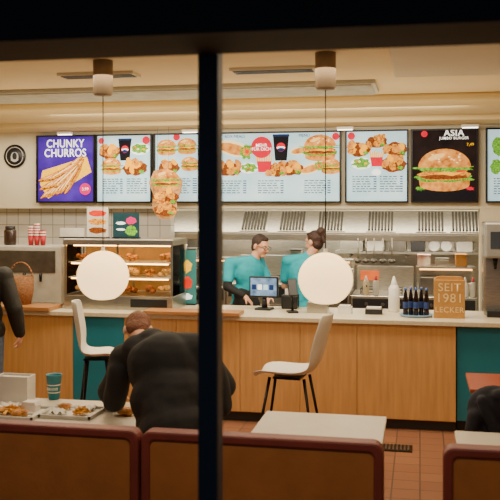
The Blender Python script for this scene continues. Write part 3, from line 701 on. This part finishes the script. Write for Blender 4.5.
def napkin(x, y, z, label, s=1, seed=0):
    mb = MB(); n = 9; g = [[mb.bm.verts.new(((i/(n-1)-.5)*.12*s, (j/(n-1)-.5)*.1*s, .02+.018*math.sin(i*1.7+seed)*math.cos(j*1.3+seed*2))) for j in range(n)] for i in range(n)]
    for i in range(n-1):
        for j in range(n-1): f = mb.bm.faces.new([g[i][j], g[i+1][j], g[i+1][j+1], g[i][j+1]]); f.smooth = True
    tag(mb.build('paper_napkin', PAPER, loc=(x, y, z), solid=.002), label, 'napkin', 'crumpled napkins')
def wrapperbox(x, y, z, label, rz=0):
    t = thing('food_box', label, 'box', (x, y, z), rz, 'white takeaway boxes')
    MB().prism([(-.04, 0), (.04, 0), (.05, .035), (-.05, .035)], 'y', -.04, .04).build('box_base', WHITE, t)
    MB().prism([(-.05, .036), (.05, .036), (.04, .06), (-.04, .06)], 'y', -.04, .04).build('box_lid', WHITE, t)
def chickenpiece(x, y, z, label, s=1):
    mb = MB()
    for q in range(4): mb.ell((random.uniform(-.025, .025)*s, random.uniform(-.02, .02)*s, .02*s), (.032*s, .024*s, .02*s), CRUST, u=12, v=8)
    mb.capsule((.03*s, 0, .02*s), (.07*s, .01*s, .018*s), .009*s, .011*s, PAPER)
    tag(mb.build('fried_drumstick', None, loc=(x, y, z)), label, 'fried chicken', 'fried chicken on the trays')
ZTR = .7586
p1 = tray(14, 414, .38, .3, .0, 'grey tray with fries and napkins at the left edge')
p2 = tray(73, 414, .33, .28, .0, 'grey tray with chicken at the bent man\'s left elbow')
fries_pile(p1[0]-.02, p1[1]-.03, 'pile of yellow fries on the tray at the left edge', 60, .07)
fries_pile(p2[0]+.07, p2[1]-.05, 'small pile of fries on the tray by the bent man', 30, .04)
chickenpiece(p2[0]-.09, p2[1]+.06, ZTR, 'brown fried drumstick on the tray beside the cup')
chickenpiece(p1[0]+.08, p1[1]-.08, ZTR, 'brown fried drumstick beside the large fries pile')
napkin(p1[0]-.09, p1[1]+.08, ZTR, 'crumpled white napkin behind the large fries pile', 1, 1)
napkin(p2[0]+.06, p2[1]+.07, ZTR, 'crumpled white napkin behind the small fries pile', .9, 2)
napkin(p2[0]-.07, p2[1]-.07, ZTR, 'crumpled white napkin in front of the drumstick by the cup', .9, 3)
wrapperbox(p1[0]+.08, p1[1]+.07, ZTR, 'white takeaway box behind the large fries pile', 0)
p3 = PT(129, 415, .7503)
chickenpiece(p3[0], p3[1], .7503, 'fried drumstick on the table under the bent man', 1.3)
pc = PT(54, 399, .7503)
t = thing('paper_cup', 'teal paper cup with white pattern on the tray-covered table', 'cup', pc)
CT = M('cup_teal', '1d7f92', .45)
MB().lathe([(0, 0), (.035, 0), (.051, .155), (.054, .158), (.054, .164), (.047, .16), (.033, .01), (0, .01)], mat=CT).build('cup_body', None, t)
mb = MB()
mb.lathe([(.0405, .045), (.0413, .052)], mat=WHITE); mb.lathe([(.0455, .095), (.0463, .102)], mat=WHITE)
for k in range(7):
    a = -2.5+.3*k; z = .073; r = .0432; mb.ell((r*math.cos(a), r*math.sin(a), z), (.004, .004, .012), WHITE, u=8, v=6)
mb.build('cup_pattern', None, t)
pb = PT(11, 402, .7503)
t = thing('white_box', 'white open-topped box behind the trays at the left edge', 'box', (pb[0], pb[1]+.06, .7503))
mb = MB(); W2, D2, H2 = .115, .06, .165
mb.box(-W2, W2, -D2, -D2+.008, 0, H2); mb.box(-W2, W2, D2-.008, D2, 0, H2); mb.box(-W2, -W2+.008, -D2+.008, D2-.008, 0, H2); mb.box(W2-.008, W2, -D2+.008, D2-.008, 0, H2); mb.box(-W2+.008, W2-.008, -D2+.008, D2-.008, 0, .008)
mb.build('box_body', WHITE, t); MB().box(-W2+.02, W2-.02, -D2+.015, D2-.015, .0085, H2-.012).build('napkin_stack', PAPER, t)
COAT = M('dark_coat', '1d1e27', .85, v=.3, s=14, bump=.4, bs=10)
# ============================================================ PEOPLE
SKIN = M('skin', 'dda483', .5, v=.06, s=20)
FOLD = bpy.data.textures.new('folds', 'CLOUDS'); FOLD.noise_scale = .2; FOLD.noise_depth = 1
def remesh(fn, name, mat, parent, voxel=.008, smooth=4, fold=0):
    mb = MB(); fn(mb); me = bpy.data.meshes.new('tmp'); mb.bm.to_mesh(me); mb.bm.free()
    o = bpy.data.objects.new('tmp', me); COL.objects.link(o)
    q = o.modifiers.new('r', 'REMESH'); q.mode = 'VOXEL'; q.voxel_size = voxel; q.use_smooth_shade = True
    q = o.modifiers.new('s', 'SMOOTH'); q.factor = .6; q.iterations = smooth
    if fold:
        q = o.modifiers.new('d', 'DISPLACE'); q.texture = FOLD; q.strength = fold; q.mid_level = .45
    bpy.context.view_layer.update()
    m2 = bpy.data.meshes.new_from_object(o.evaluated_get(bpy.context.evaluated_depsgraph_get()))
    bpy.data.objects.remove(o)
    for p in m2.polygons: p.use_smooth = True
    m2.materials.clear(); m2.materials.append(mat)
    r = bpy.data.objects.new(name, m2); COL.objects.link(r); r.parent = parent
    return r
V = Vector
def hand(mb, wr, d, n, side, curl=.6):
    d = d.normalized(); n = (n-d*n.dot(d)).normalized(); s = d.cross(n).normalized()
    R = Matrix((s, n, d)).transposed()
    mb.ell(wr+d*.045, (.04, .017, .05), rot=R)
    mb.capsule(wr-d*.01, wr+d*.03, .026, .028)
    for i, l in zip((-1.5, -.5, .5, 1.5), (.062, .074, .08, .07) if side < 0 else (.07, .08, .074, .062)):
        b = wr+d*.08+s*i*.0205
        d1 = (d*math.cos(curl*.5)+n*math.sin(curl*.5)); d2 = (d*math.cos(curl*1.5)+n*math.sin(curl*1.5))
        m = b+d1*l*.5; mb.capsule(b-d*.02, m, .0098, .009); mb.capsule(m, m+d2*l*.5, .009, .0078)
    b = wr+d*.025+s*.03*(-side); dt = (d*.65-s*.65*side+n*.35).normalized()
    mb.capsule(b, b+dt*.045, .013, .011); mb.capsule(b+dt*.045, b+dt*.045+(dt+n*.4+d*.3).normalized()*.03, .011, .009)
def person(label, loc, rz, J={}, yaw=0, pitch=0, shirt=None, sleeve='short', under=None, trousers=None, hair=None, hairfn=None, hands=None, group=None, bulk=0, glasses=False, apron=None, curl=.6, extra=None, fold=0.008):
    j = dict(pelvis=(0, 0, .94), waist=(0, 0, 1.08), chest=(0, 0, 1.27), neck=(0, -.01, 1.45), head=(0, .025, 1.59),
             sL=(-.175, -.01, 1.41), sR=(.175, -.01, 1.41), eL=(-.225, -.03, 1.13), eR=(.225, -.03, 1.13), wL=(-.23, .05, .88), wR=(.23, .05, .88),
             hL=(-.09, 0, .92), hR=(.09, 0, .92), kL=(-.1, .02, .5), kR=(.1, .02, .5), aL=(-.1, -.03, .09), aR=(.1, -.03, .09))
    j.update(J); j = {k: V(v) for k, v in j.items()}
    t = thing('person', label, 'person', loc, rz, group)
    up = (j['neck']-j['pelvis']).normalized(); ax = (j['sR']-j['sL']).normalized(); fw = up.cross(ax).normalized(); ax = fw.cross(up)
    TR_ = Matrix((ax, fw, up)).transposed()
    HM = Matrix.Rotation(yaw, 3, 'Z') @ Matrix.Rotation(-pitch, 3, 'X')
    hp = lambda x, y, z: j['head']+HM @ V((x, y, z))
    hands = hands or {}
    def torso(mb, g):
        mb.ell(j['chest']+up*.03, (.165+g, .108+g, .17+g), rot=TR_); mb.ell(j['waist'], (.142+g, .1+g, .15+g), rot=TR_); mb.ell(j['pelvis'], (.162+g, .115+g, .12+g), rot=TR_)
        mb.capsule(j['sL'], j['neck']-up*.04, .058+g, .06+g); mb.capsule(j['sR'], j['neck']-up*.04, .058+g, .06+g)
        mb.capsule(j['chest'], j['waist'], .11+g, .1+g); mb.capsule(j['waist'], j['pelvis'], .1+g, .11+g)
    def arm(mb, s, g, upto=2):
        if upto == .6:
            mb.capsule(j['s'+s], j['s'+s].lerp(j['e'+s], .7), .055+g, .05+g); return
        mb.capsule(j['s'+s], j['e'+s], .05+g, .041+g)
        if upto > 1: mb.capsule(j['e'+s], j['w'+s], .04+g, .027+g*.8)
    def legs(mb, g):
        for s in 'LR': mb.capsule(j['h'+s], j['k'+s], .083+g, .056+g); mb.capsule(j['k'+s], j['a'+s], .056+g, .04+g)
    def body(mb):
        torso(mb, -.012); legs(mb, -.006)
        for s in 'LR':
            arm(mb, s, -.004); dd, nn = hands.get(s, (j['w'+s]-j['e'+s], V((1, 0, 0)) if s == 'L' else V((-1, 0, 0))))
            hand(mb, j['w'+s]+V(dd).normalized()*.015, V(dd), V(nn), -1 if s == 'L' else 1, curl)
            mb.ell(j['a'+s]+V((0, .05, -.055)), (.036, .1, .032))
        mb.capsule(j['neck']-up*.03, hp(0, -.02, -.05), .057, .054)
        mb.ell(hp(0, -.012, .025), (.074, .094, .094), rot=HM); mb.ell(hp(0, .022, -.03), (.06, .066, .08), rot=HM); mb.ell(hp(0, .058, -.088), (.03, .026, .026), rot=HM)
        mb.ell(hp(0, .07, .03), (.055, .02, .02), rot=HM); mb.capsule(hp(0, .086, .012), hp(0, .105, -.026), .009, .014); mb.ell(hp(.03, .068, -.03), (.02, .018, .02)); mb.ell(hp(-.03, .068, -.03), (.02, .018, .02))
        for sx in (-1, 1): mb.ell(hp(sx*.079, -.012, -.005), (.012, .022, .034), rot=HM)
    remesh(body, 'body', SKIN, t, .0075, 3)
    def sh(mb):
        g = .012+bulk; torso(mb, g)
        for s in 'LR': arm(mb, s, g, {'short': .6, 'long': 2}[sleeve])
        mb.capsule(j['neck']-up*.05, j['neck']-up*.005, .066+bulk*.6, .062+bulk*.4)
        if extra: extra(mb, j)
    remesh(sh, 'shirt', shirt, t, .01, 6, fold)
    if under:
        for s in 'LR': remesh(lambda mb: arm(mb, s, .008), 'sleeve', under, t, .009, 3)
    def tro(mb): mb.ell(j['pelvis']-V((0, 0, .04)), (.165, .12, .12)); legs(mb, .014)
    remesh(tro, 'trousers', trousers, t, .011, 4)
    for s in 'LR':
        mb = MB(); p = j['a'+s]; mb.ell(p+V((0, .055, -.05)), (.047, .13, .04), DARK); mb.box(p.x-.043, p.x+.043, p.y-.06, p.y+.17, p.z-.09, p.z-.07, DARK); mb.build('shoe', DARK, t)
    if hairfn: remesh(lambda mb: hairfn(mb, hp, HM), 'hair', hair, t, .008, 3)
    ew, ei, lip = M('eye_white', 'e2dcd2', .3), M('iris_dark', '2a1a14', .3), M('lip', 'b3695a', .5)
    for sx in (-1, 1):
        mb = MB(); mb.ell(hp(sx*.029, .082, .006), (.0125, .009, .0075), ew, rot=HM); mb.ell(hp(sx*.029, .09, .006), (.005, .003, .005), ei, rot=HM); mb.build('eye', None, t)
        mb = MB(); mb.ell(hp(sx*.03, .086, .027), (.016, .005, .003), hair, rot=HM); mb.build('eyebrow', None, t)
    mb = MB(); mb.ell(hp(0, .083, -.056), (.018, .007, .0045), lip, rot=HM); mb.build('mouth', None, t)
    if glasses:
        mb = MB()
        for sx in (-1, 1):
            c = [hp(sx*.031+.024*math.cos(a), .104, .004+.018*math.sin(a)) for a in [2*PI*k/14 for k in range(15)]]; mb.tube(c, .0025, n=6); mb.cone(hp(sx*.055, .102, .008), hp(sx*.08, -.005, .01), .0025, .0025, n=6)
        mb.cone(hp(-.008, .105, .006), hp(.008, .105, .006), .0025, .0025, n=6); mb.build('glasses', METB, t)
    if apron:
        def ap(mb): mb.ell(j['pelvis']+V((0, .02, -.02)), (.172, .13, .2)); mb.ell(j['waist']+V((0, .02, 0)), (.15, .11, .12))
        remesh(ap, 'apron', apron, t, .012, 3)
    return t
POLO = M('teal_polo', '10a0b4', .75, v=.12, s=12, bump=.3, bs=12)
BLK = M('charcoal_jacket', '232323', .85, v=.15, s=6, bump=.3, bs=5)
JCK = M('black_jacket', '25241f', .7, v=.3, s=10, bump=.4, bs=8)
JEAN = M('blue_jeans', '5a6a80', .85, v=.2, s=40, bump=.3); BTR = M('black_trousers', '18181a', .85, bump=.3)
HB = M('dark_brown_hair', '33211a', .6, v=.4, s=60, bump=.6, bs=70); HR = M('reddish_brown_hair', '7a4c32', .65, v=.3, s=50, bump=.6, bs=60); HK = M('black_hair', '3a2219', .5, v=.4, s=60, bump=.6, bs=70)
def hshort(mb, hp, HM): mb.ell(hp(0, -.026, .038), (.082, .094, .092), rot=HM); mb.ell(hp(0, -.05, -.02), (.074, .058, .07), rot=HM); mb.ell(hp(0, .03, .092), (.05, .045, .024), rot=HM)
def hbun(mb, hp, HM): hshort(mb, hp, HM); mb.ell(hp(0, -.11, .1), (.05, .05, .05), rot=HM); mb.ell(hp(0, -.07, .07), (.05, .05, .05), rot=HM); mb.capsule(hp(0, -.125, .08), hp(0, -.14, -.02), .028, .014)
def hbald(mb, hp, HM): mb.ell(hp(0, -.028, .028), (.079, .086, .086), rot=HM); mb.ell(hp(0, -.055, -.025), (.072, .05, .065), rot=HM)
Yw = 9.02; xw = PX(245, Yw)
person('worker in teal polo and glasses with short dark hair, at the till', (xw, Yw, 0), math.radians(218),
       J=dict(head=(-.13, .12, 1.595), neck=(-.07, .07, 1.46), chest=(-.03, .03, 1.27), eL=(-.25, .08, 1.18), wL=(-.17, .24, 1.09), eR=(.24, .06, 1.17), wR=(.14, .24, 1.09)), yaw=math.radians(22), pitch=.28,
       shirt=POLO, under=BTR, trousers=BTR, hair=HB, hairfn=hshort, glasses=True, apron=BTR, hands={'L': ((.5, .4, -.5), (0, 0, -1)), 'R': ((-.5, .4, -.5), (0, 0, -1))}, group='kitchen staff')
xw = PX(303, 9.1)
person('worker in teal shirt with dark hair in a bun, back turned, behind the right pendant', (xw, 9.1, 0), math.radians(-15),
       J=dict(head=(.11, .04, 1.64), neck=(.05, .02, 1.49), sL=(-.175, -.01, 1.43), sR=(.175, -.01, 1.43), eL=(-.24, .05, 1.15), wL=(-.14, .26, 1.06), eR=(.24, .05, 1.15), wR=(.14, .26, 1.06)), yaw=math.radians(75), pitch=.15,
       shirt=POLO, trousers=BTR, hair=HK, hairfn=hbun, hands={'L': ((.3, .8, -.1), (0, 0, -1)), 'R': ((-.3, .8, -.1), (0, 0, -1))}, group='kitchen staff')
xw = PX(-17, 6.9)
person('standing customer in black jacket and blue jeans at the left edge', (xw, 6.9, 0), math.radians(20),
       J=dict(eR=(.27, -.05, 1.13), wR=(.31, .04, .9), aL=(-.1, .12, .09), aR=(.1, -.12, .09)), shirt=JCK, sleeve='long', trousers=JEAN, hair=HB, hairfn=hshort, bulk=.02, curl=.9, fold=.02, hands={'R': ((.05, .2, -1), (-1, .3, 0))})
Yh = 4.42; xh = PX(176, Yh)
def W(px, py, Y): return (PX(px, Y)-xh, Y-Yh, PZ(px, py, Y))
Jm = dict(pelvis=W(172, 428, 4.44), waist=W(170, 402, 4.5), chest=W(164, 370, 4.62), neck=W(148, 345, 4.78), head=W(138, 331, 4.96),
          sL=W(124, 359, 4.76), sR=W(200, 353, 4.72), eL=W(111, 392, 4.88), eR=W(222, 388, 4.82), wL=W(112, 398, 5.12), wR=W(207, 402, 5.06),
          hL=W(158, 432, 4.44), hR=W(188, 432, 4.44))
Jm['kL'] = (-.12, .13, .5); Jm['kR'] = (.08, .13, .5); Jm['aL'] = (-.12, .12, .09); Jm['aR'] = (.08, .12, .09)
def jacket(mb, j):
    mb.ell(V(W(165, 370, 4.62)), (.225, .15, .2)); mb.ell(V(W(171, 400, 4.54)), (.23, .155, .2)); mb.ell(V(W(174, 428, 4.5)), (.22, .15, .14))
    mb.capsule(V(W(138, 352, 4.72)), V(W(196, 352, 4.68)), .1, .11); mb.capsule(V(W(152, 345, 4.74)), V(W(165, 385, 4.58)), .1, .16)
    mb.capsule(j['sR'], j['eR'], .09, .08); mb.capsule(j['sL'], j['eL'], .08, .068)
    mb.capsule(V(W(120, 370, 4.72)), V(W(114, 402, 4.78)), .075, .06); mb.capsule(V(W(211, 372, 4.68)), V(W(219, 405, 4.7)), .085, .075)
person('man in loose charcoal jacket bent forward over the table, seen from behind', (xh, Yh, 0), 0, J=Jm, yaw=math.radians(15), pitch=1.0,
       shirt=BLK, sleeve='long', trousers=M('grey_trousers', '4c4b4e', .85, bump=.3), hair=HR, hairfn=hbald, bulk=.022, fold=.035, hands={'L': ((.2, .9, -.1), (0, 0, -1)), 'R': ((-.2, .9, -.1), (0, 0, -1))}, curl=.25, extra=jacket)
cx, cy = PX(492, 5.3), 5.22
def coat(mb):
    mb.ell((0, 0, .17), (.15, .07, .15)); mb.ell((.12, .0, .2), (.14, .06, .13)); mb.capsule((-.1, -.03, .14), (-.15, -.04, -.08), .05, .045); mb.ell((.1, -.02, .02), (.2, .08, .14)); mb.ell((0, .0, -.08), (.16, .07, .09)); mb.capsule((.02, -.05, .27), (.24, -.02, .3), .035, .04); mb.capsule((-.07, -.07, .24), (.05, -.09, -.04), .03, .035); mb.capsule((.1, -.07, .22), (.16, -.09, -.06), .035, .03)
o = remesh(coat, 'dark_coat', COAT, None, .01, 3, .015); o.location = (cx, cy, .655)
tag(o, 'dark crumpled coat heaped on the low bench before the red-brown table', 'coat')

# ============================================================ LIGHTS
def area(name, loc, sx, sy, power, col, rot=(0, 0, 0)):
    l = bpy.data.lights.new(name, 'AREA'); l.shape = 'RECTANGLE'; l.size = sx; l.size_y = sy; l.energy = power; l.color = col
    o = bpy.data.objects.new(name, l); o.location = loc; o.rotation_euler = rot; COL.objects.link(o); return o
area('kitchen_light', (-1.5, 9.8, 2.5), 4.5, .2, 30, (1, .88, .66))
area('kitchen_back_light', (-1.2, 10.6, 1.63), 3.8, .3, 48, (1, .9, .72))
area('counter_light', (-2, 7.2, 2.88), 6, .5, 92, (1, .83, .58))
area('staff_fill_light', (-1.6, 7.75, 2.88), 4, .2, 70, (1, .88, .7), (math.radians(32), 0, 0))  # added fill, tilted inward so the staff faces are lit from the front
area('left_light', (-4, 8.9, 2.88), 2.5, .2, 26, (1, .86, .66))
area('dining_light', (-1.2, 5.2, 2.9), 4, .6, 46, (1, .82, .58))
area('booth_fill_light', (-.9, 2.6, 2.85), 3.5, .3, 30, (1, .82, .62), (math.radians(30), 0, 0))  # unseen fill added inside the window head to brighten the booth backs
area('ceiling_wash', (-1.8, 7.0, 1.9), 5, .8, 34, (1, .82, .54), (PI, 0, 0))
wd = bpy.data.worlds.new('World'); bpy.context.scene.world = wd; wd.use_nodes = True
wd.node_tree.nodes['Background'].inputs[0].default_value = (.4, .5, .65, 1); wd.node_tree.nodes['Background'].inputs[1].default_value = .12
# ============================================================ CAMERA
cd = bpy.data.cameras.new('Camera'); cam = bpy.data.objects.new('Camera', cd); COL.objects.link(cam)
cam.location = (0, 0, H); cam.rotation_euler = (PI/2, 0, TH); cd.sensor_width = 36; cd.lens = F/500*36; cd.shift_y = -45/500
cd.clip_start = .05; cd.dof.use_dof = True; cd.dof.focus_distance = 8.6; cd.dof.aperture_fstop = 5.6
bpy.context.scene.camera = cam
